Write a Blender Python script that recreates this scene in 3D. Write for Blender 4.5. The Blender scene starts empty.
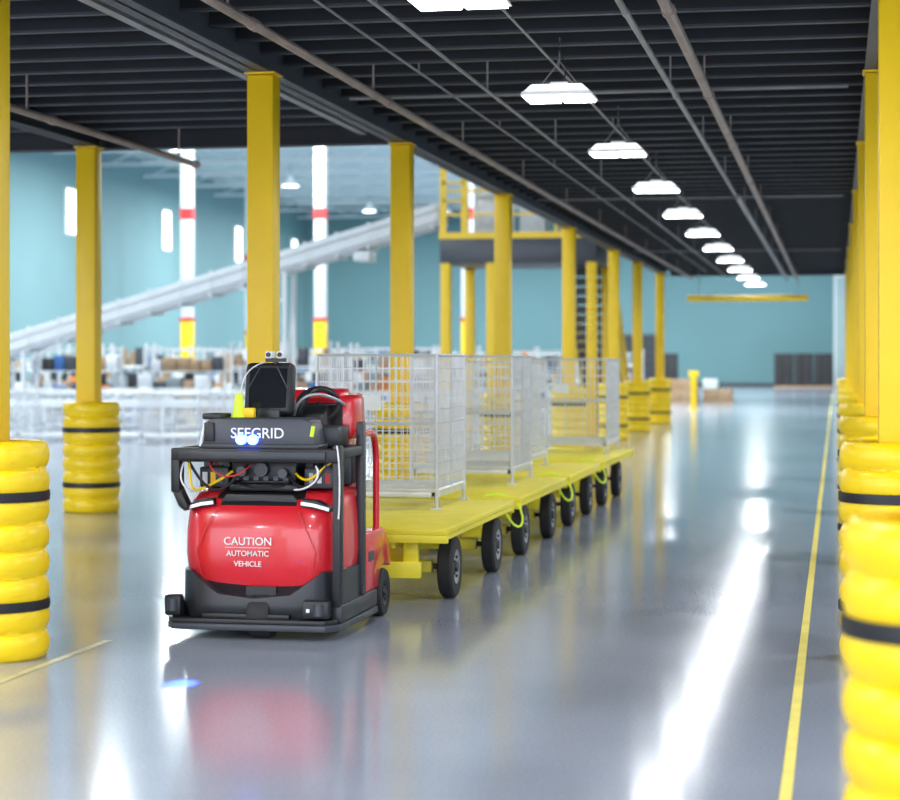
import bpy, bmesh, math, random
from mathutils import Vector, Matrix
random.seed(7)
sc = bpy.context.scene
sc.view_settings.view_transform = 'Standard'
sc.view_settings.look = 'None'
sc.view_settings.exposure = 0.2

# ------------------------------------------------------------------ materials
def new_mat(name, col, rough=0.5, metal=0.0, emit=None, estr=0.0, noise=0.0, nscale=8.0, bump=0.0, bscale=40.0, coat=0.0, rvar=0.0):
    m = bpy.data.materials.new(name); m.use_nodes = True
    nt = m.node_tree; b = nt.nodes['Principled BSDF']
    b.inputs['Base Color'].default_value = (*col, 1)
    b.inputs['Roughness'].default_value = rough
    b.inputs['Metallic'].default_value = metal
    if coat: b.inputs['Coat Weight'].default_value = coat
    if emit:
        b.inputs['Emission Color'].default_value = (*emit, 1)
        b.inputs['Emission Strength'].default_value = estr
    tc = nt.nodes.new('ShaderNodeTexCoord')
    if noise or rvar:
        n = nt.nodes.new('ShaderNodeTexNoise'); n.inputs['Scale'].default_value = nscale
        n.inputs['Detail'].default_value = 5
        nt.links.new(tc.outputs['Object'], n.inputs['Vector'])
        if noise:
            r = nt.nodes.new('ShaderNodeValToRGB')
            r.color_ramp.elements[0].position = 0.3; r.color_ramp.elements[1].position = 0.7
            r.color_ramp.elements[0].color = (*[c*(1-noise) for c in col], 1)
            r.color_ramp.elements[1].color = (*[min(1, c*(1+noise)) for c in col], 1)
            nt.links.new(n.outputs['Fac'], r.inputs['Fac'])
            nt.links.new(r.outputs['Color'], b.inputs['Base Color'])
    return m

M = {}
M['yellow'] = new_mat('yellow_paint', (0.96, 0.62, 0.002), 0.42, noise=0.03, nscale=3)
M['yplastic'] = new_mat('yellow_plastic', (0.96, 0.66, 0.004), 0.38, noise=0.03, nscale=5)
M['ydeck'] = new_mat('yellow_deck_paint', (0.88, 0.74, 0.03), 0.45, noise=0.07, nscale=4)
M['black'] = new_mat('black_plastic', (0.010, 0.011, 0.014), 0.45, noise=0.1)
M['strap'] = new_mat('black_strap', (0.01, 0.01, 0.014), 0.5, noise=0.1)
M['dgrey'] = new_mat('dark_grey_steel', (0.024, 0.027, 0.034), 0.42, noise=0.12)
M['slate'] = new_mat('slate_plastic', (0.042, 0.05, 0.065), 0.4, noise=0.08)
M['red'] = new_mat('red_gloss_paint', (0.66, 0.014, 0.026), 0.27, noise=0.04, coat=0.4)
M['rubber'] = new_mat('rubber', (0.015, 0.015, 0.017), 0.7, noise=0.15, nscale=20)
M['zinc'] = new_mat('zinc_wire', (0.60, 0.62, 0.64), 0.4, metal=0.3, noise=0.08)
M['rim'] = new_mat('wheel_rim_grey', (0.4, 0.42, 0.45), 0.4, metal=0.4, noise=0.1)
M['white'] = new_mat('white_paint', (0.74, 0.78, 0.80), 0.5, noise=0.04)
M['decal'] = new_mat('white_decal', (0.85, 0.85, 0.85), 0.5, noise=0.01)
M['led'] = new_mat('headlight_led', (0.9, 0.95, 1), 0.3, emit=(0.9, 0.95, 1), estr=0.3, noise=0.01)
M['blueled'] = new_mat('blue_led', (0.1, 0.2, 1), 0.3, emit=(0.05, 0.12, 1.0), estr=14, noise=0.01)
M['blueglow'] = new_mat('blue_led_core', (0.6, 0.8, 1), 0.3, emit=(0.5, 0.7, 1.0), estr=12, noise=0.01)
M['hiviz'] = new_mat('hiviz_green', (0.65, 0.85, 0.03), 0.5, emit=(0.6, 0.9, 0.05), estr=0.12, noise=0.03)
M['ceil'] = new_mat('dark_decking', (0.009, 0.012, 0.017), 0.75, noise=0.15, nscale=2)
M['joist'] = new_mat('dark_joist', (0.011, 0.014, 0.02), 0.6, noise=0.12, nscale=3)
M['joistflange'] = new_mat('joist_flange', (0.04, 0.05, 0.065), 0.5, noise=0.15, nscale=3)
M['beam'] = new_mat('grey_beam', (0.06, 0.07, 0.09), 0.5, noise=0.1, nscale=3)
M['pipe'] = new_mat('pipe_steel', (0.27, 0.265, 0.28), 0.4, metal=0.2, noise=0.2, nscale=3)
M['pipe2'] = new_mat('pipe_copper_grey', (0.34, 0.25, 0.22), 0.45, metal=0.2, noise=0.2, nscale=3)
M['lamp'] = new_mat('lamp_lens', (1, 1, 1), 0.4, emit=(0.95, 0.98, 1), estr=9, noise=0.01)
M['lampbody'] = new_mat('lamp_housing', (0.75, 0.78, 0.8), 0.35, emit=(0.95, 0.98, 1), estr=0.3, noise=0.03)
M['lampside'] = new_mat('lamp_diffuser_side', (0.8, 0.85, 0.9), 0.35, emit=(0.92, 0.97, 1), estr=1.0, noise=0.03)
M['window'] = new_mat('window_glow', (0.9, 1, 1), 0.3, emit=(0.9, 1, 1), estr=3.0, noise=0.01)
M['card'] = new_mat('cardboard', (0.42, 0.28, 0.17), 0.8, noise=0.15)
M['bluetote'] = new_mat('blue_tote', (0.03, 0.12, 0.35), 0.5, noise=0.1)
M['greytote'] = new_mat('grey_tote', (0.22, 0.26, 0.28), 0.6, noise=0.1)
M['orange'] = new_mat('orange_bin', (0.6, 0.2, 0.03), 0.6, noise=0.1)
M['stripe'] = new_mat('yellow_floor_tape', (0.85, 0.72, 0.16), 0.4, noise=0.1, nscale=6)
M['stripe2'] = new_mat('worn_floor_tape', (0.55, 0.52, 0.30), 0.4, noise=0.25, nscale=9)
M['redband'] = new_mat('red_band', (0.6, 0.03, 0.03), 0.5, noise=0.05)
M['roof'] = new_mat('white_roof_deck', (0.42, 0.53, 0.55), 0.7, noise=0.05, nscale=1)
M['cablew'] = new_mat('cable_white', (0.8, 0.8, 0.8), 0.4, noise=0.02)
M['screen'] = new_mat('dark_glass', (0.008, 0.01, 0.014), 0.12, noise=0.05)
M['drock'] = new_mat('dark_stacked_goods', (0.022, 0.02, 0.022), 0.7, noise=0.3, nscale=2)

def wall_mat(name, c):
    m = new_mat(name, c, 0.65, noise=0.06, nscale=0.15)
    nt = m.node_tree; b = nt.nodes['Principled BSDF']
    tc = nt.nodes.new('ShaderNodeTexCoord'); w = nt.nodes.new('ShaderNodeTexWave')
    w.inputs['Scale'].default_value = 0.6; w.bands_direction = 'DIAGONAL'
    nt.links.new(tc.outputs['Object'], w.inputs['Vector'])
    bp = nt.nodes.new('ShaderNodeBump'); bp.inputs['Strength'].default_value = 0.1
    nt.links.new(w.outputs['Fac'], bp.inputs['Height']); nt.links.new(bp.outputs['Normal'], b.inputs['Normal'])
    return m
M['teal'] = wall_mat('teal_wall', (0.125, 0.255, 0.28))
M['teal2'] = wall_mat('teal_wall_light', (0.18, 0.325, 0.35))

def floor_mat():
    m = bpy.data.materials.new('polished_concrete'); m.use_nodes = True
    nt = m.node_tree; b = nt.nodes['Principled BSDF']
    tc = nt.nodes.new('ShaderNodeTexCoord')
    n1 = nt.nodes.new('ShaderNodeTexNoise'); n1.inputs['Scale'].default_value = 0.6; n1.inputs['Detail'].default_value = 8
    n2 = nt.nodes.new('ShaderNodeTexNoise'); n2.inputs['Scale'].default_value = 60; n2.inputs['Detail'].default_value = 5
    nt.links.new(tc.outputs['Object'], n1.inputs['Vector']); nt.links.new(tc.outputs['Object'], n2.inputs['Vector'])
    mx = nt.nodes.new('ShaderNodeMix'); mx.data_type = 'FLOAT'; mx.inputs[0].default_value = 0.55
    nt.links.new(n1.outputs['Fac'], mx.inputs[2]); nt.links.new(n2.outputs['Fac'], mx.inputs[3])
    r = nt.nodes.new('ShaderNodeValToRGB')
    r.color_ramp.elements[0].position = 0.33; r.color_ramp.elements[1].position = 0.68
    r.color_ramp.elements[0].color = (0.25, 0.28, 0.345, 1); r.color_ramp.elements[1].color = (0.355, 0.39, 0.465, 1)
    nt.links.new(mx.outputs[0], r.inputs['Fac']); nt.links.new(r.outputs['Color'], b.inputs['Base Color'])
    mr = nt.nodes.new('ShaderNodeMapRange'); mr.inputs['From Min'].default_value = 0.3; mr.inputs['From Max'].default_value = 0.7
    mr.inputs['To Min'].default_value = 0.10; mr.inputs['To Max'].default_value = 0.15
    nt.links.new(n2.outputs['Fac'], mr.inputs['Value']); nt.links.new(mr.outputs['Result'], b.inputs['Roughness'])
    b.inputs['Specular IOR Level'].default_value = 0.5
    return m
M['floor'] = floor_mat()

# ------------------------------------------------------------------ mesh builder
class B:
    def __init__(s): s.v = []; s.f = []; s.fm = []; s.mats = []
    def mi(s, m):
        if m not in s.mats: s.mats.append(m)
        return s.mats.index(m)
    def add(s, vs, fs, mat, xf=None):
        o = len(s.v); i = s.mi(mat)
        for p in vs:
            p = Vector(p)
            if xf is not None: p = xf @ p
            s.v.append(tuple(p))
        for f in fs: s.f.append([o+k for k in f]); s.fm.append(i)
    def box(s, x0, x1, y0, y1, z0, z1, mat, bev=0, xf=None, seg=2):
        if not bev:
            vs = [(x0,y0,z0),(x1,y0,z0),(x1,y1,z0),(x0,y1,z0),(x0,y0,z1),(x1,y0,z1),(x1,y1,z1),(x0,y1,z1)]
            fs = [(0,3,2,1),(4,5,6,7),(0,1,5,4),(1,2,6,5),(2,3,7,6),(3,0,4,7)]
            s.add(vs, fs, mat, xf); return
        bm = bmesh.new(); bmesh.ops.create_cube(bm, size=1)
        for v in bm.verts:
            v.co = Vector(((x0+x1)/2+v.co.x*(x1-x0), (y0+y1)/2+v.co.y*(y1-y0), (z0+z1)/2+v.co.z*(z1-z0)))
        bmesh.ops.bevel(bm, geom=bm.edges[:], offset=bev, segments=seg, affect='EDGES', profile=0.5)
        bm.verts.index_update()
        s.add([v.co.copy() for v in bm.verts], [[v.index for v in f.verts] for f in bm.faces], mat, xf); bm.free()
    def prism(s, poly, axis, a0, a1, mat, xf=None, bev=0):
        def P(p, a):
            return {'x': (a, p[0], p[1]), 'y': (p[0], a, p[1]), 'z': (p[0], p[1], a)}[axis]
        n = len(poly)
        vs = [P(p, a0) for p in poly]+[P(p, a1) for p in poly]
        fs = [list(range(n))[::-1], list(range(n, 2*n))]+[[i, (i+1) % n, n+(i+1) % n, n+i] for i in range(n)]
        bm = bmesh.new(); bv = [bm.verts.new(p) for p in vs]
        for f in fs: bm.faces.new([bv[i] for i in f])
        bmesh.ops.recalc_face_normals(bm, faces=bm.faces[:])
        if bev: bmesh.ops.bevel(bm, geom=bm.edges[:], offset=bev, segments=2, affect='EDGES', profile=0.5)
        bm.verts.index_update()
        s.add([v.co.copy() for v in bm.verts], [[v.index for v in f.verts] for f in bm.faces], mat, xf); bm.free()
    def tube(s, pts, r, mat, n=8, closed=False, xf=None):
        pts = [Vector(p) for p in pts]; m = len(pts); vs = []; fs = []
        up = None
        for i, p in enumerate(pts):
            if closed: t = (pts[(i+1) % m]-pts[i-1])
            elif i == 0: t = pts[1]-pts[0]
            elif i == m-1: t = pts[-1]-pts[-2]
            else: t = (pts[i+1]-pts[i]).normalized()+(pts[i]-pts[i-1]).normalized()
            t = t.normalized() if t.length > 1e-9 else Vector((0, 0, 1))
            if up is None:
                up = Vector((0, 0, 1)) if abs(t.z) < 0.9 else Vector((1, 0, 0))
            a = (up - t*up.dot(t))
            if a.length < 1e-6: a = Vector((0, 1, 0)) - t*t.y
            a.normalize(); up = a; b = t.cross(a)
            k0 = math.pi/n
            for k in range(n):
                an = 2*math.pi*k/n+k0
                vs.append(p+a*(r*math.cos(an))+b*(r*math.sin(an)))
        lim = m if closed else m-1
        for i in range(lim):
            j = (i+1) % m
            for k in range(n):
                fs.append([i*n+k, i*n+(k+1) % n, j*n+(k+1) % n, j*n+k])
        if not closed:
            fs.append(list(range(n))[::-1]); fs.append([(m-1)*n+k for k in range(n)])
        s.add(vs, fs, mat, xf)
    def cyl(s, p0, p1, r, mat, n=24, xf=None): s.tube([p0, p1], r, mat, n, xf=xf)
    def lathe(s, prof, c, mat, n=40, axis='z', xf=None):
        vs = []; fs = []; m = len(prof)
        for k in range(n):
            a = 2*math.pi*k/n; ca, sa = math.cos(a), math.sin(a)
            for r, h in prof:
                if axis == 'z': vs.append((c[0]+r*ca, c[1]+r*sa, c[2]+h))
                elif axis == 'x': vs.append((c[0]+h, c[1]+r*ca, c[2]+r*sa))
                else: vs.append((c[0]+r*ca, c[1]+h, c[2]+r*sa))
        for k in range(n):
            k2 = (k+1) % n
            for i in range(m-1):
                f = [k*m+i, k2*m+i, k2*m+i+1, k*m+i+1]
                if axis == 'y': f = f[::-1]
                fs.append(f)
        s.add(vs, fs, mat, xf)
    def loft(s, rings, mat, cap0=True, cap1=True, closed=True, matf=None):
        n = len(rings[0]); o = len(s.v)
        for r in rings:
            for p in r: s.v.append(tuple(p))
        def put(f):
            m = mat
            if matf:
                c = sum((Vector(s.v[k]) for k in f), Vector())/len(f); m = matf(c)
            s.f.append(f); s.fm.append(s.mi(m))
        for i in range(len(rings)-1):
            for k in range(n if closed else n-1):
                k2 = (k+1) % n
                put([o+i*n+k, o+i*n+k2, o+(i+1)*n+k2, o+(i+1)*n+k])
        if cap0: put([o+k for k in range(n)][::-1])
        if cap1: put([o+(len(rings)-1)*n+k for k in range(n)])
    def obj(s, name, parent=None, loc=(0, 0, 0), smooth=35):
        me = bpy.data.meshes.new(name); me.from_pydata(s.v, [], s.f)
        for m in s.mats: me.materials.append(M[m])
        me.polygons.foreach_set('material_index', s.fm)
        bm = bmesh.new(); bm.from_mesh(me); bmesh.ops.recalc_face_normals(bm, faces=bm.faces[:])
        if smooth:
            for f in bm.faces: f.smooth = True
            lim = math.radians(smooth)
            for e in bm.edges:
                if len(e.link_faces) == 2 and e.calc_face_angle(0) > lim: e.smooth = False
        bm.to_mesh(me); bm.free(); me.update()
        o = bpy.data.objects.new(name, me); sc.collection.objects.link(o)
        o.location = loc
        if parent: o.parent = parent
        return o

def empty(name, loc=(0, 0, 0)):
    e = bpy.data.objects.new(name, None); e.location = loc; e.empty_display_size = 0.3
    sc.collection.objects.link(e); return e
def inst(o, loc, parent=None):
    c = bpy.data.objects.new(o.name.split('.')[0], o.data); c.location = loc
    sc.collection.objects.link(c)
    if parent: c.parent = parent
    return c
def bez(p, n=12):
    p = [Vector(q) for q in p]; out = []
    for i in range(n+1):
        t = i/n; q = list(p)
        while len(q) > 1: q = [q[k].lerp(q[k+1], t) for k in range(len(q)-1)]
        out.append(q[0])
    return out
def rpath(pts, r, n=5):
    pts = [Vector(p) for p in pts]; out = [pts[0]]
    for i in range(1, len(pts)-1):
        a = (pts[i-1]-pts[i]).normalized()*r+pts[i]; b = (pts[i+1]-pts[i]).normalized()*r+pts[i]
        for k in range(n+1):
            t = k/n; out.append(a.lerp(pts[i], t).lerp(pts[i].lerp(b, t), t))
    out.append(pts[-1]); return out
def text(body, size, loc, mat, parent, name, ext=0.0015, xs=1.0):
    cu = bpy.data.curves.new(name, 'FONT'); cu.body = body; cu.size = size
    cu.align_x = 'CENTER'; cu.align_y = 'CENTER'; cu.extrude = ext; cu.offset = size*0.006
    t = bpy.data.objects.new(name+'_tmp', cu); sc.collection.objects.link(t)
    bpy.context.view_layer.update()
    me = bpy.data.meshes.new_from_object(t.evaluated_get(bpy.context.evaluated_depsgraph_get()))
    bpy.data.objects.remove(t)
    me.materials.clear(); me.materials.append(M[mat])
    o = bpy.data.objects.new(name, me); sc.collection.objects.link(o)
    o.rotation_euler = (math.pi/2, 0, 0); o.location = loc; o.scale = (xs, 1, 1)
    if parent: o.parent = parent
    return o

# ------------------------------------------------------------------ room shell
YF = 130.0; XL = -35.0; XR = 7.0; ZR = 12.0
b = B(); b.box(XL-0.3, XR+0.3, -8, YF+0.3, -0.2, 0, 'floor'); b.obj('floor', smooth=0)
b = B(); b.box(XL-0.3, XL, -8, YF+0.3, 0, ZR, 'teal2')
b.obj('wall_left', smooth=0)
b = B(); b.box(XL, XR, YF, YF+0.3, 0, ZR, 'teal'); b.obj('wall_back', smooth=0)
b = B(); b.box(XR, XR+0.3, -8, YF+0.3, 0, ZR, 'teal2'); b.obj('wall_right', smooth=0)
b = B(); b.box(XL-0.3, XR+0.3, 8, YF+0.3, ZR, ZR+0.3, 'roof')
for y in range(14, 130, 6):
    b.box(XL, XR, y, y+0.12, ZR-0.9, ZR-0.78, 'white')
    b.box(XL, XR, y, y+0.12, ZR-0.12, ZR, 'white')
    x = XL+0.5; up = True
    while x < XR-1.5:
        z0, z1 = (ZR-0.8, ZR-0.1) if up else (ZR-0.1, ZR-0.8)
        b.tube([(x, y+.06, z0), (x+1.5, y+.06, z1)], 0.04, 'white', 4); x += 1.5; up = not up
b.obj('ceiling', smooth=0)
b = B(); b.box(XL+0.001, XL+0.1, 8, YF, 0, 0.25, 'slate'); b.obj('baseboard_left', smooth=0)
b = B(); b.box(XL+.1, XR, YF-0.1, YF-0.001, 0, 0.25, 'slate'); b.obj('baseboard_back', smooth=0)
wi = 1
for y in (75, 88, 101.5, 114.5, 127):
    b = B(); b.box(XL+0.002, XL+0.08, y-.65, y+.65, 7.5, 9.7, 'white'); b.box(XL+0.08, XL+0.1, y-.55, y+.55, 7.6, 9.6, 'window')
    b.obj('window_%d' % wi, smooth=0); wi += 1
b = B(); b.box(-0.15, 1.1, YF-0.12, YF-.002, 0, 7.2, 'white', 0.02); b.box(0.0, 0.95, YF-0.16, YF-0.12, 0.1, 7.0, 'roof')
b.obj('door_1', smooth=0)
b = B(); b.box(-14.5, -11.5, YF-0.15, YF-.002, 0, 3.4, 'slate', 0.02)
for k in range(6): b.box(-14.4, -11.6, YF-0.19, YF-0.15, 0.1+k*.55, 0.55+k*.55, 'dgrey')
b.obj('door_2', smooth=0)
b = B(); b.box(-0.205, -0.16, 1.0, 100, 0.0005, 0.003, 'stripe'); b.obj('floor_marking_tape', smooth=0)
b = B(); b.box(-4.13, -4.08, 2.0, 10.9, 0.0005, 0.003, 'stripe2'); b.obj('floor_marking_tape.001', smooth=0)

# ------------------------------------------------------------------ mezzanine
mz = empty('mezzanine_deck', (0, 0, 4.0))
ZB = 3.9
def zz(z): return z-4.0
b = B(); b.box(-4.6, XR, -3, 54, zz(4.28), zz(4.5), 'ceil'); b.box(-16, -4.6, -3, 20.7, zz(4.28), zz(4.5), 'ceil')
b.obj('decking', mz, smooth=0)
b = B(); y = -2.5
while y < 53.8:
    x0 = -16 if y < 20.6 else -4.5
    b.box(x0, XR, y-0.012, y+0.012, zz(4.06), zz(4.28), 'joist')
    b.box(x0, XR, y-0.03, y+0.03, zz(4.04), zz(4.06), 'joistflange')
    y += 0.66
b.obj('joists', mz, smooth=0)
b = B()
def ibeam(b, x0, x1, y0, y1, z0, z1, axis, m='beam'):
    if axis == 'y':
        c = (x0+x1)/2; b.box(c-.012, c+.012, y0, y1, z0, z1, m)
        b.box(x0, x1, y0, y1, z0, z0+.02, m); b.box(x0, x1, y0, y1, z1-.02, z1, m)
    else:
        c = (y0+y1)/2; b.box(x0, x1, c-.012, c+.012, z0, z1, m)
        b.box(x0, x1, y0, y1, z0, z0+.02, m); b.box(x0, x1, y0, y1, z1-.02, z1, m)
ibeam(b, -4.60, -4.40, -3, 54, zz(ZB), zz(4.25), 'y')
ibeam(b, 0.22, 0.42, -3, 54, zz(ZB), zz(4.25), 'y')
ibeam(b, -16, -4.62, 20.5, 20.7, zz(ZB), zz(4.25), 'x', 'joist')
ibeam(b, -4.38, XR, 53.8, 54, zz(ZB), zz(4.3), 'x')
ibeam(b, -7.92, -7.72, -3, 20.5, zz(ZB), zz(4.25), 'y', 'joist')
b.box(-4.9, -4.82, -3, 20.4, zz(3.98), zz(4.04), 'pipe')
b.obj('main_beams', mz, smooth=0)
b = B()
def pipe(x, z, y0, y1, r, m):
    b.cyl((x, y0, zz(z)), (x, y1, zz(z)), r, m, 10)
    y = y0+2
    while y < y1:
        b.box(x-.006, x+.006, y-.012, y+.012, zz(z), zz(4.05), m)
        b.cyl((x, y+.5, zz(z)), (x, y+.62, zz(z)), r*1.25, m, 10)
        y += 4
pipe(-3.73, 3.8, -2, 53, 0.034, 'pipe2'); pipe(-2.78, 3.8, -2, 53, 0.014, 'pipe')
pipe(-1.30, 3.8, -2, 26.5, 0.022, 'pipe'); pipe(-1.03, 3.8, -2, 53, 0.038, 'pipe2'); pipe(-6.75, 3.72, -2, 20.4, 0.032, 'pipe2')
pipe(-1.26, 3.75, 26.3, 53, 0.035, 'pipe')
pipe(-10.5, 3.8, -2, 20.4, 0.02, 'pipe'); pipe(-2.2, 3.97, -2, 53, 0.010, 'pipe'); pipe(-3.35, 3.97, -2, 53, 0.010, 'pipe')
for y in (17.5, 29, 43):
    b.cyl((-4.3, y, zz(3.97)), (0.1, y, zz(3.97)), 0.016, 'pipe', 8)
for y in range(12, 52, 4):
    for x in (-3.73, -1.03):
        b.cyl((x, y, zz(3.8)), (x, y, zz(3.9)), .01, 'pipe', 6)
b.obj('sprinkler_pipes', mz)

# columns
LY = [4.9, 10.2, 15.4, 20.6, 27.1, 34.0, 41.0, 46.0, 52.0]
RY = [5.66, 11.0, 16.2, 21.4, 27.4, 34.0, 41.0, 46.0, 52.0]
b = B(); q = .108
b.box(-q, q, -q, q, 0.02, ZB-0.02, 'yellow', 0.014)
b.box(-.16, .16, -.16, .16, 0.0, 0.02, 'yellow'); b.box(-.125, .125, -.125, .125, ZB-0.015, ZB, 'yellow')
col = b.obj('support_column', loc=(-4.5, LY[0], 0))
prof = [(0.2, 0.0), (0.255, 0.0)]
NB = 8; H = 1.17
for k in range(NB):
    for i in range(9):
        t = i/8; prof.append((0.279+0.025*math.sin(math.pi*t)**0.7, (k+t)*H/NB))
prof += [(0.25, H+.005), (0.2, H), (0.2, 0.0)]
b = B(); b.lathe(prof, (0, 0, 0), 'yplastic', 64)
for z in (0.2925, 0.8775):
    b.lathe([(0.285, z-.026), (0.305, z-.026), (0.307, z), (0.305, z+.026), (0.285, z+.026)], (0, 0, 0), 'strap', 64)
b.box(-.31, -.29, -.02, .02, .27, .32, 'black', 0.004); b.box(-.31, -.29, -.02, .02, .855, .905, 'black', 0.004)
pro = b.obj('column_protector', loc=(-4.5, LY[0], 0), smooth=60)
for y in LY[1:]: inst(col, (-4.55 if y < 12 else -4.49, y, 0)); inst(pro, (-4.5, y, 0))
for y in RY: inst(col, (0.33, y, 0)); inst(pro, (0.32, y, 0))
for y in (10.2, 20.3): inst(col, (-7.86, y, 0)); inst(pro, (-7.83, y, 0))
inst(col, (-13.5, 20.3, 0)); inst(pro, (-13.5, 20.3, 0))

# mezzanine lamps and added fill rows
b = B()
b.prism([(-.27, 0.0), (.27, 0.0), (.255, .03), (-.255, .03)], 'y', -.22, .22, 'lampbody', bev=0.004)
b.prism([(-.25, .03), (.25, .03), (.19, .085), (-.19, .085)], 'y', -.19, .19, 'lampside', bev=0.006)
for sx in (-1, 1):
    b.box(min(sx*.015, sx*.25), max(sx*.015, sx*.25), -.20, .20, -0.012, 0.0, 'lamp')
b.box(-.07, .07, -.05, .05, .085, .12, 'lampbody', 0.01)
b.tube([(-.16, 0, .08), (0, 0, .28)], 0.005, 'pipe', 5); b.tube([(.16, 0, .08), (0, 0, .28)], 0.005, 'pipe', 5)
b.tube([(0, 0, .28), (0, 0, .46)], 0.005, 'pipe', 5)
b.tube(bez([(0.02, 0, .12), (.12, 0, .3), (-.05, 0, .3), (0.01, 0, .46)]), 0.006, 'black', 5)
lamp = None
def lampl(x, y, pw):
    l = bpy.data.lights.new('lamp_light', 'AREA'); l.shape = 'RECTANGLE'; l.size = 0.5; l.size_y = 0.4
    l.energy = pw; l.color = (0.93, 0.96, 1.0)
    o = bpy.data.objects.new('lamp_light', l); sc.collection.objects.link(o)
    return o
ys = [10.9+4.15*i for i in range(-3, 11)]
for x, yl in ((-2.06, ys), (-10.5, [3, 9, 15]), (3.6, [2+6*i for i in range(9)]), (-6.2, [1, 7])):  # rows off the aisle are added out of view to brighten the scene
    for y in yl:
        if lamp is None: o = b.obj('hanging_lamp', loc=(x, y, 3.6)); lamp = o
        else: o = inst(lamp, (x, y, 3.6))
        l = lampl(x, y, (60 if y < 9 else 24) if x == -2.06 else (260 if x > 0 else 170)); l.parent = o; l.location = (0, 0, -0.025)
# hall high-bay lamps
b = B(); b.lathe([(0.0, .5), (0.12, .5), (.15, .3), (.45, .0), (.43, -.01)], (0, 0, 0), 'lampbody', 24)
b.cyl((0, 0, 0.0), (0, 0, 0.015), .42, 'lamp', 24); b.cyl((0, 0, .5), (0, 0, 1.19), .02, 'pipe', 6)
hb = None
hbl = [(x, y) for x in (-28, -18) for y in (29, 47, 65, 83, 101, 119)]+[(-8.0, 94.5), (-9.5, 112.5), (-3.7, 99), (-4.6, 119), (-7, 71), (-3, 64)]
for x, y in hbl:
    if hb is None: o = b.obj('high_bay_lamp', loc=(x, y, 10.8)); hb = o
    else: o = inst(hb, (x, y, 10.8))
    l = bpy.data.lights.new('hall_light', 'AREA'); l.shape = 'DISK'; l.size = 1.0; l.energy = 1600
    l.color = (0.93, 0.99, 1.0)
    q_ = bpy.data.objects.new('hall_light', l); sc.collection.objects.link(q_); q_.parent = o; q_.location = (0, 0, -0.06)
# clearance bar
cb = B(); cb.cyl((-3.9, 0, 0), (-0.73, 0, 0), 0.085, 'yellow', 16)
for x in (-3.6, -1.0): cb.tube([(x, 0, 0.08), (x, 0, 0.98)], 0.012, 'pipe', 6)
cb.obj('clearance_bar', loc=(0, 53.7, 3.3))

# ------------------------------------------------------------------ tow tractor
T = empty('automated_tow_tractor', (-3.30, 11.1, 0))
def plan(w, yf, yb, z, n=48, e=0.3, zf=None, bow=0.03):
    out = []
    for i in range(n+1):
        t = math.pi*i/n; c, s_ = math.cos(t), math.sin(t)
        x = -w*math.copysign(abs(c)**e, c); y = yb-(yb-yf)*abs(s_)**e+bow*(x/w)**2*(1 if abs(s_) > .01 else 0)
        out.append((x, y, z if zf is None else zf(x, y)))
    return out
b = B()
rg = [(0.20, .42, .13), (.26, .445, .09), (.34, .468, .065), (.48, .48, .05), (.62, .478, .055), (.71, .472, .075), (.765, .465, .10), (.80, .455, .14), (.83, .44, .20), (.85, .42, .29), (.86, .39, .38)]
b.loft([plan(w, yf, .78, z, e=.26) for z, w, yf in rg], 'red',
       matf=lambda c: 'black' if (c.z > 0.775 and abs(c.x) < 0.245) else 'red')
b.obj('hood', T, smooth=50)
b = B()
b.prism([(-.24, .78), (.24, .78), (.20, .83), (-.20, .83)], 'y', .13, .3, 'black', bev=.008)
b.box(-.21, .21, .2, .55, .84, .885, 'black', 0.015)
b.box(-.15, .15, .24, .5, .885, .91, 'dgrey', 0.01)
for s_ in (-1, 1):
    b.prism([(s_*.255, .765), (s_*.44, .735), (s_*.45, .755), (s_*.35, .80), (s_*.27, .805)], 'y', .085, .3, 'black', bev=.006)
    b.tube([(s_*.265, .082, .782), (s_*.34, .080, .772), (s_*.43, .088, .748)], 0.011, 'led', 8)
b.obj('headlights', T)
b = B()
for s_ in (-1, 1):
    b.tube([(s_*.25, .078, .735), (s_*.29, .058, .66), (s_*.36, .06, .50), (s_*.33, .065, .36)], .004, 'redband', 6)
b.obj('hood_seams', T)
def bz(x, y): return 0.235+0.15*min(1, max(0, (abs(x)-.17)/.22))**1.2
b = B()
b.loft([plan(.475, .03, .8, .105), plan(.49, .005, .8, .16), plan(.49, .0, .8, .2), plan(.488, .01, .8, 0, zf=bz), plan(.46, .06, .8, 0, zf=lambda x, y: bz(x, y)+.01)], 'dgrey')
b.box(-.30, .22, -.02, .03, .12, .15, 'black', .008)
b.box(.30, .46, -.045, .05, .13, .235, 'black', .015); b.cyl((.40, -.03, .15), (.40, -.03, .215), .035, 'slate', 20)
b.box(.33, .35, -.055, -.045, .17, .19, 'decal')
b.box(-.53, -.43, -.02, .06, .13, .25, 'black', .015); b.cyl((-.48, -.01, .16), (-.48, -.01, .23), .035, 'slate', 20)
b.obj('front_bumper', T, smooth=40)
b = B()
b.prism([(-.525, .03), (-.48, -.04), (.44, -.04), (.505, .03), (.52, .95), (.46, .98), (.46, .5), (-.46, .5), (-.46, .98), (-.50, .95)], 'z', .055, .095, 'slate', bev=.006)
b.prism([(-.52, .03), (-.47, -.055), (.44, -.055), (.50, .03)], 'z', .095, .122, 'black', bev=.005)
b.box(.455, .515, .05, .95, .1, .2, 'dgrey', .01); b.box(-.505, -.455, .05, .95, .1, .2, 'dgrey', .01)
b.obj('base_plate', T)
b = B()
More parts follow.
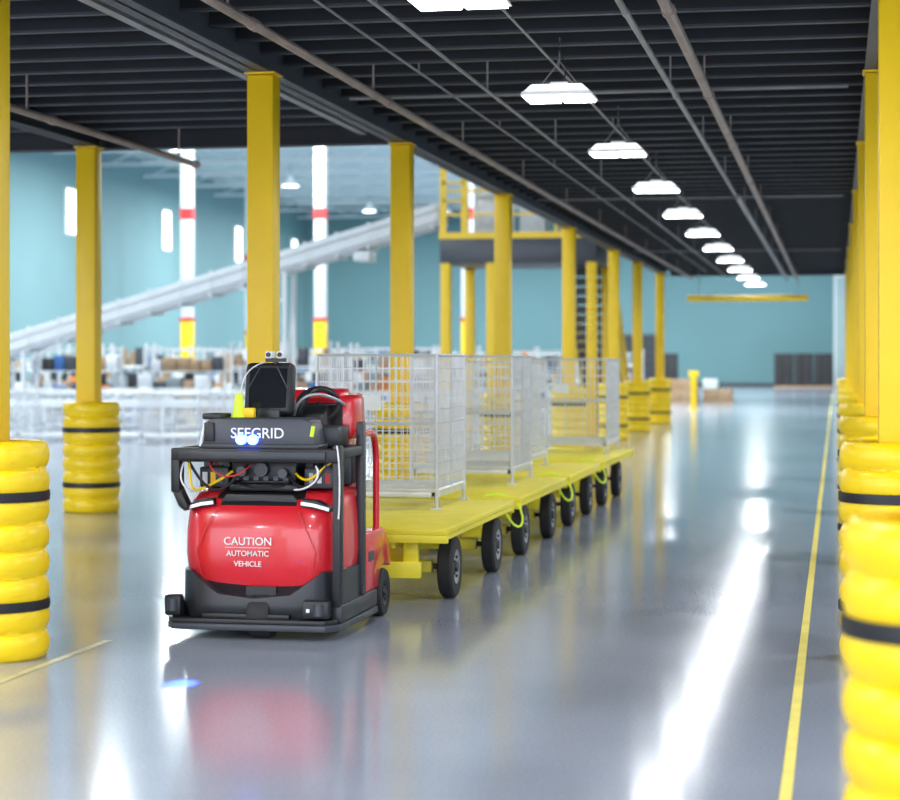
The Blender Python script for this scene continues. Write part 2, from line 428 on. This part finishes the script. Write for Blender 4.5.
def wheel(b, c, r, w, rim='rim', tire='rubber'):
    x, y, z = c; h = w/2
    b.lathe([(r*.55, -h), (r*.93, -h), (r, -h*.7), (r, h*.7), (r*.93, h), (r*.55, h)], c, tire, 36, 'x')
    b.lathe([(0, -h*.75), (r*.45, -h*.75), (r*.57, -h*.98), (r*.57, h*.98), (r*.45, h*.75), (0, h*.75)], c, rim, 36, 'x')
    b.lathe([(0, -h*1.15), (r*.16, -h*1.15), (r*.18, -h*.7)], c, 'dgrey', 16, 'x'); b.lathe([(r*.18, h*.7), (r*.16, h*1.15), (0, h*1.15)], c, 'dgrey', 16, 'x')
    for k in range(5):
        a = k*2*math.pi/5
        b.cyl((x+h*.7, y+r*.32*math.cos(a), z+r*.32*math.sin(a)), (x+h*1.0, y+r*.32*math.cos(a), z+r*.32*math.sin(a)), r*.05, 'dgrey', 8)
wheel(b, (0.03, .10, .13), .13, .13); b.box(-.06, .12, .06, .34, .2, .3, 'black')
b.obj('drive_wheel', T)
b = B(); wheel(b, (.455, 1.22, .15), .15, .10, 'dgrey'); wheel(b, (-.455, 1.22, .15), .15, .10, 'dgrey')
b.cyl((-.4, 1.22, .15), (.4, 1.22, .15), .02, 'dgrey', 10); b.obj('rear_wheels', T)
b = B()
b.box(-.40, .40, .75, 1.42, .12, .34, 'dgrey', .02)
fen = [(.62, .2), (.62, .50), (.70, .56), (1.20, .56), (1.36, .46), (1.40, .3), (1.37, .3), (1.32, .32), (1.22, .335), (1.12, .31), (1.06, .25), (1.04, .2)]
b.prism(fen, 'x', .40, .50, 'red', bev=.01); b.prism(fen, 'x', -.50, -.40, 'red', bev=.01)
b.box(-.40, .40, .7, 1.36, .34, .42, 'black', .01)
b.box(.498, .503, .78, .92, .38, .44, 'slate')
b.obj('rear_body', T)
b = B()
b.prism([(1.02, .42), (1.06, 1.18), (.92, 1.34), (.95, 1.42), (1.12, 1.44), (1.26, 1.20), (1.30, .42)], 'x', -.24, .30, 'red', bev=.02)
b.prism([(.84, 1.12), (.86, 1.38), (1.14, 1.41), (1.2, 1.12)], 'x', .06, .39, 'red', bev=.03)
b.prism([(.835, 1.18), (.85, 1.34), (.855, 1.34), (.84, 1.18)], 'x', .10, .32, 'black')
b.prism([(1.00, .6), (1.03, 1.12), (1.06, 1.12), (1.06, .6)], 'x', -.15, .28, 'black', bev=.008)
b.obj('backrest', T)
b = B()
b.box(-.505, .505, .02, .12, 1.02, 1.10, 'black', .012)
b.box(-.45, .43, .0, .03, 1.035, 1.085, 'dgrey', .006)
b.box(-.505, -.45, .02, .12, .84, 1.04, 'black', .012)
b.prism([(-.505, .86), (-.45, .86), (-.40, .76), (-.42, .73), (-.46, .76)], 'y', .03, .12, 'black', bev=.008)
b.box(.46, .51, .04, .12, .19, 1.12, 'black', .012)
b.box(.465, .505, .12, .7, 1.04, 1.10, 'black', .012); b.box(-.50, -.455, .12, .7, 1.04, 1.10, 'black', .012)
b.box(.465, .51, .60, .68, .2, 1.24, 'dgrey', .012); b.box(-.50, -.455, .62, .70, .5, 1.1, 'dgrey', .012)
b.box(-.475, .505, .64, .7, 1.04, 1.10, 'black', .012)
b.box(-.28, -.23, .3, .35, .86, 1.04, 'black', .006); b.box(.23, .28, .3, .35, .86, 1.04, 'black', .006)
b.obj('guard_frame', T)
b = B()
for s_ in (1, -1):
    x = s_*.45
    b.tube(rpath([(x, .74, .52), (x, .74, 1.16), (x, 1.12, 1.16), (x, 1.2, 1.05), (x, 1.2, .50)], .09), .021, 'red', 12)
b.obj('grab_rails', T)
b = B()
b.box(-.20, .20, .22, .52, .90, 1.03, 'black', .02)
b.box(-.40, -.22, .24, .5, .86, .98, 'dgrey', .01); b.box(.24, .42, .24, .5, .86, .98, 'slate', .01)
b.cyl((.0, .16, .97), (.0, .24, .97), .04, 'dgrey', 20); b.cyl((-.12, .16, .96), (-.12, .24, .96), .03, 'slate', 20)
b.cyl((.13, .16, .95), (.13, .24, .95), .028, 'slate', 20)
for i in range(6): b.box(-.18+.06*i, -.15+.06*i, .215, .222, .905, .93, 'slate')
for i in range(3): b.box(-.38+.05*i, -.35+.05*i, .235, .242, .88, .95, ['decal', 'yellow', 'slate'][i]); b.box(.27+.05*i, .295+.05*i, .235, .242, .89, .95, ['rim', 'decal', 'redband'][i])
b.tube(bez([(-.42, .1, 1.02), (-.37, .02, .8), (-.42, .1, .84), (-.30, .14, .86), (-.18, .2, .96)]), .008, 'yellow', 8)
b.tube(bez([(.2, .2, .95), (.32, .08, .85), (.38, .1, 1.0), (.44, .1, 1.02)]), .008, 'yellow', 8)
b.tube(bez([(.15, .2, .95), (.28, .05, .80), (.36, .1, .9), (.42, .1, 1.02)]), .009, 'black', 8)
b.tube(bez([(-.1, .2, 1.0), (-.22, .1, .8), (-.3, .12, .8), (-.42, .1, 1.02)]), .009, 'black', 8)
b.tube(bez([(-.2, .3, .9), (-.1, .1, .86), (.1, .12, .86), (.22, .3, .9)]), .008, 'black', 8)
b.tube(bez([(-.43, .08, 1.04), (-.48, 0, .9), (-.40, 0, .86), (-.38, .1, .84)]), .006, 'cablew', 8)
b.tube(bez([(.36, .05, 1.0), (.42, .02, .93), (.32, .02, .86), (.22, .1, .86)]), .006, 'cablew', 8)
b.tube(bez([(-.3, .1, 1.03), (-.26, .03, .92), (-.12, .05, .9), (-.05, .12, 1.0)]), .005, 'redband', 8)
b.obj('electronics_and_cables', T)
b = B()
b.prism([(-.33, 1.10), (.36, 1.10), (.33, 1.26), (.27, 1.275), (-.25, 1.275), (-.30, 1.26)], 'y', .06, .30, 'slate', bev=.015)
b.box(-.345, .375, .05, .28, 1.095, 1.125, 'dgrey', .008)
b.box(-.31, -.25, .045, .07, 1.14, 1.25, 'black', .006)
b.tube([(-.335, .055, 1.11), (-.305, .055, 1.26)], .008, 'decal', 6)
b.tube([(.335, .052, 1.17), (.345, .052, 1.23)], .012, 'hiviz', 6)
b.obj('sensor_head', T)
b = B()
for x in (-.085, -.015):
    b.lathe([(0, 0), (.020, 0), (.020, -.012), (.028, -.014), (.031, .03)], (x, .04, 1.15), 'blueled', 20, 'y')
    b.lathe([(0, -.016), (.011, -.014), (.012, 0.0)], (x, .04, 1.15), 'blueglow', 20, 'y')
b.obj('blue_leds', T)
b = B()
b.box(-.34, -.22, .1, .3, 1.265, 1.30, 'black', .01)
xf = Matrix.Translation((-.04, .5, 1.435)) @ Matrix.Rotation(math.radians(-10), 4, 'X')
b.box(-.15, .15, -.05, .05, -.165, .16, 'black', .035, xf, 3)
b.box(-.115, .115, -.056, -.05, -.12, .12, 'screen', 0, xf)
b.tube([(-.12, -.056, .0), (-.05, -.058, .13), (.05, -.058, .13), (.12, -.056, .0)], .004, 'slate', 6, xf=xf)
b.box(-.03, .03, 0, .06, -.24, -.1, 'dgrey', .01, xf)
b.box(-.10, .04, .42, .54, 1.20, 1.32, 'dgrey', .01)
b.obj('display_unit', T)
b = B()
for x in (-.04, .03):
    b.box(x-.022, x+.022, .46, .54, 1.62, 1.665, 'white', .01); b.cyl((x, .45, 1.644), (x, .462, 1.644), .014, 'black', 16)
b.cyl((-.005, .5, 1.58), (-.005, .5, 1.62), .015, 'black', 10); b.box(-.065, .055, .48, .52, 1.60, 1.622, 'black')
b.obj('stereo_camera', T)
b = B(); b.lathe([(0, .13), (.022, .13), (.034, .03), (.045, .0), (.05, -.01), (0, -.01)], (-.16, .25, 1.285), 'hiviz', 24)
b.box(-.13, -.06, .22, .27, 1.27, 1.33, 'yellow', .01)
b.obj('beacon', T)
b = B()
b.prism([(.55, .9), (.62, 1.28), (.74, 1.34), (.84, 1.30), (.74, .9)], 'x', -.14, .26, 'black', bev=.02)
st = [(.18+.13*math.cos(a), .78+.05*math.sin(a), 1.34+.10*math.sin(a)) for a in [i*2*math.pi/24 for i in range(24)]]
b.tube(st, .014, 'black', 8, closed=True)
b.tube([(.18, .72, 1.29), (.18, .78, 1.34)], .02, 'black', 8); b.tube([(.06, .78, 1.34), (.30, .78, 1.34)], .01, 'black', 8)
b.tube(bez([(.12, .6, 1.28), (.18, .55, 1.5), (.28, .7, 1.44), (.30, .85, 1.36)]), .014, 'black', 8)
b.tube(bez([(.08, .6, 1.28), (.14, .5, 1.45), (.28, .6, 1.42), (.34, .82, 1.34)]), .010, 'rim', 8)
b.box(-.40, .44, .60, .72, .86, 1.04, 'dgrey', .015)
b.box(.16, .42, .35, .62, 1.10, 1.22, 'dgrey', .02)
b.tube(bez([(.49, .03, 1.12), (.52, .0, 1.0), (.51, .02, .8), (.50, .03, .7)]), .005, 'cablew', 6)
b.tube(bez([(-.07, .5, 1.60), (-.22, .42, 1.56), (-.21, .4, 1.4), (-.14, .3, 1.27)]), .004, 'cablew', 6)
b.obj('steering_console', T)
b = B(); b.box(-.05, .05, 1.40, 1.60, .22, .27, 'dgrey', .008); b.cyl((0, 1.58, .18), (0, 1.58, .36), .02, 'rim', 12); b.obj('tow_hitch', T)
text('SEEGRID', .085, (.01, .054, 1.185), 'decal', T, 'maker_lettering', ext=.002)
text('CAUTION', .064, (-.045, .045, .56), 'decal', T, 'caution_line_a')
text('AUTOMATIC', .044, (-.045, .043, .49), 'decal', T, 'caution_line_b')
text('VEHICLE', .044, (-.045, .043, .43), 'decal', T, 'caution_line_c')
b = B(); b.box(-.18, .09, .0445, .0475, .524, .5265, 'decal'); b.obj('caution_underline', T)
l = bpy.data.lights.new('blue_spot', 'SPOT'); l.energy = 7000; l.color = (0.03, 0.08, 1.0); l.spot_size = math.radians(6); l.spot_blend = 1.0; l.shadow_soft_size = 0.01
o = bpy.data.objects.new('blue_spot', l); sc.collection.objects.link(o); o.parent = T; o.location = (0.0, -.03, 1.155)
d = Vector((-3.2, 9.5, 0))-Vector((-3.30, 11.07, 1.155)); o.rotation_euler = d.to_track_quat('-Z', 'Y').to_euler()

# ------------------------------------------------------------------ carts
def cart(y0, y1, wy, name='tow_cart'):
    W0, W1 = -3.95, -2.52; L = y1-y0
    e = empty(name, ((W0+W1)/2, y0, 0)); hw = (W1-W0)/2
    b = B()
    b.box(-hw, hw, 0, L, .455, .50, 'ydeck', .006)
    b.box(-hw, hw, 0, .05, .40, .455, 'ydeck', .005); b.box(-hw, hw, L-.05, L, .40, .455, 'ydeck', .005)
    b.box(hw-.05, hw, 0.05, L-.05, .425, .455, 'ydeck'); b.box(-hw, -hw+.05, 0.05, L-.05, .425, .455, 'ydeck')
    b.box(-.35, -.27, 0.05, L-.05, .36, .455, 'ydeck', .005); b.box(.27, .35, 0.05, L-.05, .36, .455, 'ydeck', .005)
    b.obj('deck', e)
    b = B()
    b.box(-.52, .52, .06, .12, .16, .27, 'ydeck', .006)
    for s_ in (-1, 1): b.box(s_*.45-.05, s_*.45+.05, .08, .14, .26, .42, 'ydeck', .005)
    for w in wy:
        y = w-y0
        b.box(-.54, .54, y-.05, y+.05, .17, .25, 'ydeck', .006)
        b.box(-.40, .40, y-.16, y+.16, .25, .36, 'yellow', .006)
        b.cyl((-hw+.06, y, .21), (hw-.06, y, .21), .02, 'dgrey', 12)
    b.box(-.04, .04, 0.1, L-.1, .24, .34, 'ydeck', .005)
    b.obj('undercarriage', e)
    b = B()
    for w in wy:
        y = w-y0
        wheel(b, (hw-.06, y, .21), .21, .10); wheel(b, (-hw+.06, y, .21), .21, .10)
    b.obj('wheels', e)
    b = B(); b.box(-.025, .025, -.24, .12, .27, .31, 'dgrey', .006); b.lathe([(.02, 0), (.045, 0), (.045, .03), (.02, .03), (.02, 0)], (0, -.25, .275), 'dgrey', 16)
    if y0 > 14: b.tube(bez([(.40, .10, .505), (.80, .05, .62), (.82, -.1, .1), (.70, -.30, .2), (.60, -.36, .505)]), .009, 'hiviz', 6)
    b.obj('drawbar', e)
    return e
cart(12.95, 15.75, (13.35, 15.05)); cart(16.1, 18.95, (16.45, 18.05)); cart(19.2, 21.75, (19.45, 20.9)); cart(22.05, 25.3, (22.3, 23.8))

def cage(name, x0, x1, y0, y1, z0, h, sp=.05, legs=True, divider=False):
    b = B(); W = x1-x0; D = y1-y0; r = .0039
    zb = .14 if legs else .02; zt = h
    def face(p, q, top=zt):
        p = Vector(p); q = Vector(q); L = (q-p).length; n = max(2, round(L/sp))
        for i in range(n+1):
            a = p.lerp(q, i/n); b.tube([(a.x, a.y, zb), (a.x, a.y, top)], r, 'zinc', 4)
        m = round((top-zb)/(sp*2))
        for j in range(m+1):
            z = zb+(top-zb)*j/m; b.tube([(p.x, p.y, z), (q.x, q.y, z)], r*1.2, 'zinc', 4)
    c = [(0, 0), (W, 0), (W, D), (0, D)]
    for i in range(4): face((*c[i], 0), (*c[(i+1) % 4], 0))
    if divider:
        b.tube([(.02, -.012, zt*.55), (W-.02, -.012, zt*.55)], .009, 'zinc', 6)
        b.tube([(W*.5, -.008, zb), (W*.5, -.008, zt)], .008, 'zinc', 6)
        b.box(W*.36, W*.54, -.016, -.01, zt*.64, zt*.74, 'white')
        b.tube([(W*.02, .02, zb+.03), (W*.02, D*.5, zt*.7), (W*.02, D, zb+.03)], .006, 'zinc', 4)
        b.tube([(W+.006, D*.5, zb), (W+.006, D*.5, zt)], .008, 'zinc', 6)
    for x, y in c:
        b.tube([(x, y, 0), (x, y, zt)], .014, 'zinc', 8)
        if legs: b.box(x-.04, x+.04, y-.04, y+.04, 0, .015, 'zinc')
    for z, rr in ((zt, .012), (zb, .015), ((zt+zb)/2, .008)):
        b.tube([(x, y, z) for x, y in c], rr, 'zinc', 6, closed=True)
    n = round(W/.1)
    for i in range(1, n): b.tube([(W*i/n, 0, zb), (W*i/n, D, zb)], r, 'zinc', 4)
    n = round(D/.1)
    for i in range(1, n): b.tube([(0, D*i/n, zb), (W, D*i/n, zb)], r, 'zinc', 4)
    b.box(-.02, W+.02, 0, .04, zb-.05, zb-.01, 'zinc', .004); b.box(-.02, W+.02, D-.04, D, zb-.05, zb-.01, 'zinc', .004)
    b.box(.0, .04, 0, D, zb-.05, zb-.01, 'zinc'); b.box(W-.04, W, 0, D, zb-.05, zb-.01, 'zinc')
    return b.obj(name, loc=(x0, y0, z0), smooth=30)
cage('wire_cage', -3.84, -2.92, 14.6, 15.7, .502, 1.15, divider=True)
cage('wire_cage', -3.78, -2.86, 17.75, 18.85, .502, 1.15, divider=True)
cage('wire_cage', -3.70, -2.70, 23.9, 25.2, .502, 1.13, divider=True)
cage('wire_cage', -3.85, -3.05, 20.0, 21.2, .502, 1.1, sp=.08)

# ------------------------------------------------------------------ hall: tall columns
def hallcol(x, y):
    b = B(); b.box(-.19, .19, -.19, .19, 3.1, ZR-.9, 'white', .02); b.box(-.195, .195, -.195, .195, 0, 3.1, 'yellow', .02)
    b.box(-.2, .2, -.2, .2, 6.6, 7.0, 'redband'); b.box(-.22, .22, -.22, .22, 3.05, 3.15, 'redband'); b.box(-.3, .3, -.3, .3, 0, .03, 'yellow')
    b.box(-.12, .12, -.12, .12, ZR-.9, ZR-.01, 'white')
    return b.obj('building_column', loc=(x, y, 0))
c0 = hallcol(-22.4, 67.3); inst(c0, (-17.75, 68, 0)); inst(c0, (-12.7, 69, 0)); inst(c0, (-29, 97, 0))

# ------------------------------------------------------------------ inclined conveyor
e = empty('inclined_conveyor', (-8.3, 45, 0))
b = B()
def cz(x): return 5.2+(x)*0.285
x0, x1 = -14.5, -0.55
for y in (-.45, .45):
    b.prism([(x0, cz(x0)-.32), (x1, cz(x1)-.32), (x1, cz(x1)+.18), (x0, cz(x0)+.18)], 'y', y-.03, y+.03, 'white', bev=.01)
    b.tube([(x0, y*1.12, cz(x0)+.02), (x1, y*1.12, cz(x1)+.02)], .03, 'zinc', 6)
    b.tube([(x0, y*1.12, cz(x0)-.25), (x1, y*1.12, cz(x1)-.25)], .03, 'zinc', 6)
b.prism([(x0, cz(x0)), (x1, cz(x1)), (x1, cz(x1)+.04), (x0, cz(x0)+.04)], 'y', -.42, .42, 'slate')
b.prism([(x0, cz(x0)-.32), (x1, cz(x1)-.32), (x1, cz(x1)-.29), (x0, cz(x0)-.29)], 'y', -.42, .42, 'white')
x = x0+.3
while x < x1:
    b.box(x-.02, x+.02, -.5, .5, cz(x)-.38, cz(x)-.3, 'zinc'); b.box(x-.03, x+.03, -.51, -.48, cz(x)-.36, cz(x)+.22, 'white'); x += .75
b.cyl((x1, -.42, cz(x1)-.05), (x1, .42, cz(x1)-.05), .14, 'slate', 20)
b.box(-2.6, -2.2, -.35, .35, cz(-2.4)-.6, cz(-2.4)-.36, 'white', .03)
b.obj('belt_frame', e)
b = B()
for x in (-13.6, -10.6, -4.2):
    for y in (-.4, .4):
        b.box(x-.05, x+.05, y-.05, y+.05, 0, cz(x)-.3, 'white'); b.box(x-.12, x+.12, y-.12, y+.12, 0, .02, 'white')
    b.box(x-.03, x+.03, -.4, .4, .5, .58, 'white'); b.tube([(x, -.4, .6), (x, .4, cz(x)-.5)], .025, 'white', 6)
b.tube([(-10.6, -.4, 1.6), (-9.2, -.4, cz(-9.2)-.3)], .03, 'white', 6); b.tube([(-4.2, -.4, 3.0), (-5.4, -.4, cz(-5.4)-.3)], .03, 'white', 6)
b.obj('legs', e)
# ------------------------------------------------------------------ platform with stairs
e = empty('stair_platform', (-8.65, 43.6, 0))
b = B(); W, D, Z = 3.5, 3.2, 4.35
b.box(0, W, 0, D, Z-.55, Z, 'slate', .01); b.box(-.02, W, -.03, 0, Z-.02, Z+.12, 'yellow')
for x, y in ((.12, .12), (1.15, .12), (W-.12, .12), (.12, D-.12), (W-.12, D-.12)):
    b.box(x-.11, x+.11, y-.11, y+.11, 0, Z-.55, 'yellow', .01); b.box(x-.18, x+.18, y-.18, y+.18, 0, .02, 'yellow')
b.obj('platform', e)
b = B()
for x in (.07, .55): b.box(x-.07, x+.07, 0, .1, Z, Z+1.7, 'yellow')
for x in (1.6, 2.6, W-.05): b.box(x-.03, x+.03, 0, .06, Z, Z+1.05, 'yellow')
for z in (.5, 1.02): b.box(.05, W, .01, .06, Z+z, Z+z+.05, 'yellow')
for z in (.5, 1.02): b.box(W-.05, W, 0, D-.1, Z+z, Z+z+.05, 'yellow')
for z in (.8, 1.2, 1.65): b.box(.05, .55, 0, .06, Z+z, Z+z+.05, 'yellow')
b.box(0, .06, D-.1, D, Z, Z+1.05, 'yellow'); b.box(1.9, 1.96, D-.1, D, Z, Z+1.05, 'yellow')
b.box(.2, 1.9, D-.06, D, Z+1.02, Z+1.07, 'yellow')
b.obj('railings', e)
b = B(); n = 20; run = 5.2; sx0, sx1 = 2.3, 3.35
for i in range(n):
    z = Z-Z*(i+.5)/n; y = D+run*(i+.5)/n; b.box(sx0, sx1, y-.14, y+.14, z-.02, z+.02, 'dgrey'); b.box(sx0, sx1, y-.14, y-.13, z-.16, z-.02, 'dgrey')
for x in (sx0, sx1):
    b.prism([(D, Z-.25), (D, Z), (D+run, .1), (D+run+.1, 0), (D+run-.35, 0)], 'x', x-.03, x+.03, 'yellow')
    b.tube([(x, D, Z+1.0), (x, D+run, 1.0)], .035, 'yellow', 8); b.tube([(x, D, Z+.5), (x, D+run, .55)], .025, 'yellow', 8)
    for k in range(5): y = D+run*k/4*.98; z = Z-Z*k/4*.98; b.tube([(x, y, z), (x, y, z+1)], .03, 'yellow', 8)
b.obj('stairs', e)
b = B()
b.box(.6, 1.4, .9, 1.8, Z, Z+1.2, 'white', .03); b.box(.7, 1.3, .85, .9, Z+.3, Z+1.0, 'zinc', .01)
b.box(1.6, 2.2, 1.2, 1.8, Z, Z+.8, 'white', .03)
b.tube([(.6, 1, Z+1.3), (1.5, 1, Z+1.3)], .04, 'white', 6); b.obj('conveyor_head_unit', e)

# ------------------------------------------------------------------ low roller conveyor and clutter
def rollconv(x0, x1, y):
    b = B(); L = x1-x0
    for yy in (0, .7): b.box(0, L, yy-.03, yy+.03, .62, .78, 'white', .008)
    x = .1
    while x < L: b.cyl((x, .03, .74), (x, .67, .74), .03, 'zinc', 8); x += .15
    x = .2
    while x < L:
        for yy in (0, .7): b.box(x-.03, x+.03, yy-.03, yy+.03, 0, .62, 'white')
        b.box(x-.02, x+.02, 0, .7, .2, .25, 'white'); x += 1.5
    return b.obj('roller_conveyor', loc=(x0, y, 0))
rollconv(-19, -9.2, 41.3); rollconv(-24, -10, 56)
R = random.Random(3)
x = -17.5
cagebase = cage('wire_cage', x, x+1.15, 38.2, 39.2, 0, 1.0, sp=.09)
for i in range(1, 8):
    inst(cagebase, (x+i*1.3, 38.2+R.uniform(-.4, .5), 0))
for i in range(5): inst(cagebase, (-18.5+i*1.7, 42.6, 0))
inst(cagebase, (-7.4, 34.4, 0)); inst(cagebase, (-8.2, 36.4, 0))
def boxes(b, xa, xb, ya, z0, hmax, R, dens=.92):
    x_ = xa
    while x_ < xb-.15:
        w = R.uniform(.12, .38); h = R.uniform(.12, hmax); d = R.uniform(.1, .16)
        if R.random() < dens:
            b.box(x_, min(x_+w, xb), ya-d, ya+d, z0, z0+h, R.choice(['card', 'card', 'white', 'bluetote', 'slate', 'greytote', 'zinc', 'card', 'greytote', 'slate', 'orange', 'black', 'greytote']), .006)
        x_ += w+R.uniform(.01, .06)
def table(x, y, seed):
    R = random.Random(seed); e = empty('packing_table', (x, y, 0))
    b = B(); b.box(-1.1, 1.1, -.4, .4, .86, .9, 'white', .008)
    for sx in (-1.05, 1.05):
        for sy in (-.35, .35): b.box(sx-.03, sx+.03, sy-.03, sy+.03, 0, .86 if sy < 0 else 1.95, 'zinc')
    b.box(-1.05, 1.05, .1, .4, 1.35, 1.38, 'white'); b.box(-1.05, 1.05, -.35, .35, .25, .28, 'zinc')
    b.box(-1.05, 1.05, .33, .37, 1.9, 1.95, 'zinc'); b.obj('bench', e)
    b = B()
    for zz0, ya, hm in ((.9, -.2, .42), (1.38, .25, .4), (.28, -.1, .5)): boxes(b, -1.0, 1.0, ya, zz0, hm, R)
    mx = R.uniform(-.6, .4); b.box(mx, mx+.5, .0, .03, 1.02, 1.32, 'black', .006); b.box(mx+.22, mx+.28, .0, .03, .9, 1.04, 'black'); b.box(mx+.15, mx+.35, -.08, .08, .9, .915, 'black')
    b.obj('packages', e)
def rack(x, y, seed):
    R = random.Random(100+seed); e = empty('storage_rack', (x, y, 0)); b = B()
    for sx in (-1.25, 0, 1.25):
        for sy in (-.35, .35): b.box(sx-.035, sx+.035, sy-.035, sy+.035, 0, 2.1, 'zinc')
    for z in (.15, .8, 1.45): b.box(-1.25, 1.25, -.38, .38, z, z+.05, 'white')
    b.obj('rack_frame', e); b = B()
    for z in (.2, .85, 1.5): boxes(b, -1.18, -.06, -.15, z, .52, R); boxes(b, .06, 1.18, -.15, z, .52, R)
    b.obj('stored_goods', e)
s_ = 0
for y, xs in ((47.5, (-21.5, -18.7, -16.0, -13.3, -10.6)), (52, (-22.5, -19.6, -16.8, -14.1, -11.4)), (60, (-27, -24, -21, -18, -15, -12, -9.3)), (76, (-29, -26, -23, -20, -17, -14, -11.2, -8.5)), (90, (-32, -29, -26, -22.5, -19, -16, -13, -10))):
    for x in xs:
        (table if (s_ % 3) else rack)(x, y, s_); s_ += 1
for i, x in enumerate((-30, -26.5, -20, -15.2, -9.8)): rack(x, 66, 40+i)
# pallets with cardboard boxes
def pallet(x, y, seed, dark=False, nx=2, nz=3):
    R = random.Random(seed); e = empty('pallet_load', (x, y, 0)); b = B()
    for i in range(3): b.box(-.6, .6, -.5+.45*i, -.4+.45*i, 0, .1, 'card')
    for i in range(6): b.box(-.6+.21*i, -.6+.21*i+.14, -.5, .5, .1, .13, 'card')
    b.obj('pallet', e); b = B()
    for k in range(nz):
        for i in range(nx):
            for j in range(2):
                if not dark and k == nz-1 and R.random() < .3: continue
                w = 1.16/nx
                b.box(-.58+i*w+.005, -.58+(i+1)*w-.005, -.48+j*.48+.005, -.48+(j+1)*.48-.005, .13+k*.4+.004, .13+(k+1)*.4-.002, 'drock' if dark else R.choice(['card', 'card', 'white']), .006)
    b.obj('cartons', e)
pallet(-5.9, 79, 1, nz=2); pallet(-4.6, 80, 2, nz=2)
for i, x in enumerate((-3.2, -1.98, -.76)): pallet(x, 126, 10+i, True, 2, 5)
for i, x in enumerate((-19, -17, -15.4, -10.2)): pallet(x, 124, 20+i, True, 2, 5 if i % 2 else 4)
b = B(); b.cyl((0, 0, 0), (0, 0, 1.15), .1, 'yellow', 20); b.lathe([(.1, 0), (.07, .06), (0, .09)], (0, 0, 1.15), 'yellow', 20)
b.box(-.17, .17, -.02, .02, 1.1, 1.3, 'yellow', .01); b.box(-.2, .2, -.2, .2, 0, .02, 'yellow'); b.obj('bollard', loc=(-4.7, 67.5, 0))

# ------------------------------------------------------------------ world
w = bpy.data.worlds.new('World'); sc.world = w; w.use_nodes = True
bg = w.node_tree.nodes['Background']; bg.inputs[0].default_value = (0.84, 0.88, 1.0, 1); bg.inputs[1].default_value = 4.6

# ------------------------------------------------------------------ camera
cam = bpy.data.cameras.new('camera'); co = bpy.data.objects.new('camera', cam); sc.collection.objects.link(co)
cam.lens = 80; cam.sensor_width = 36; cam.sensor_fit = 'HORIZONTAL'
cam.shift_y = -38/900
co.location = (0, 0, 1.6); co.rotation_euler = (math.pi/2, 0, math.radians(10.93))
cam.dof.use_dof = True; cam.dof.focus_distance = 12.2; cam.dof.aperture_fstop = 2.0
cam.clip_end = 400
sc.camera = co
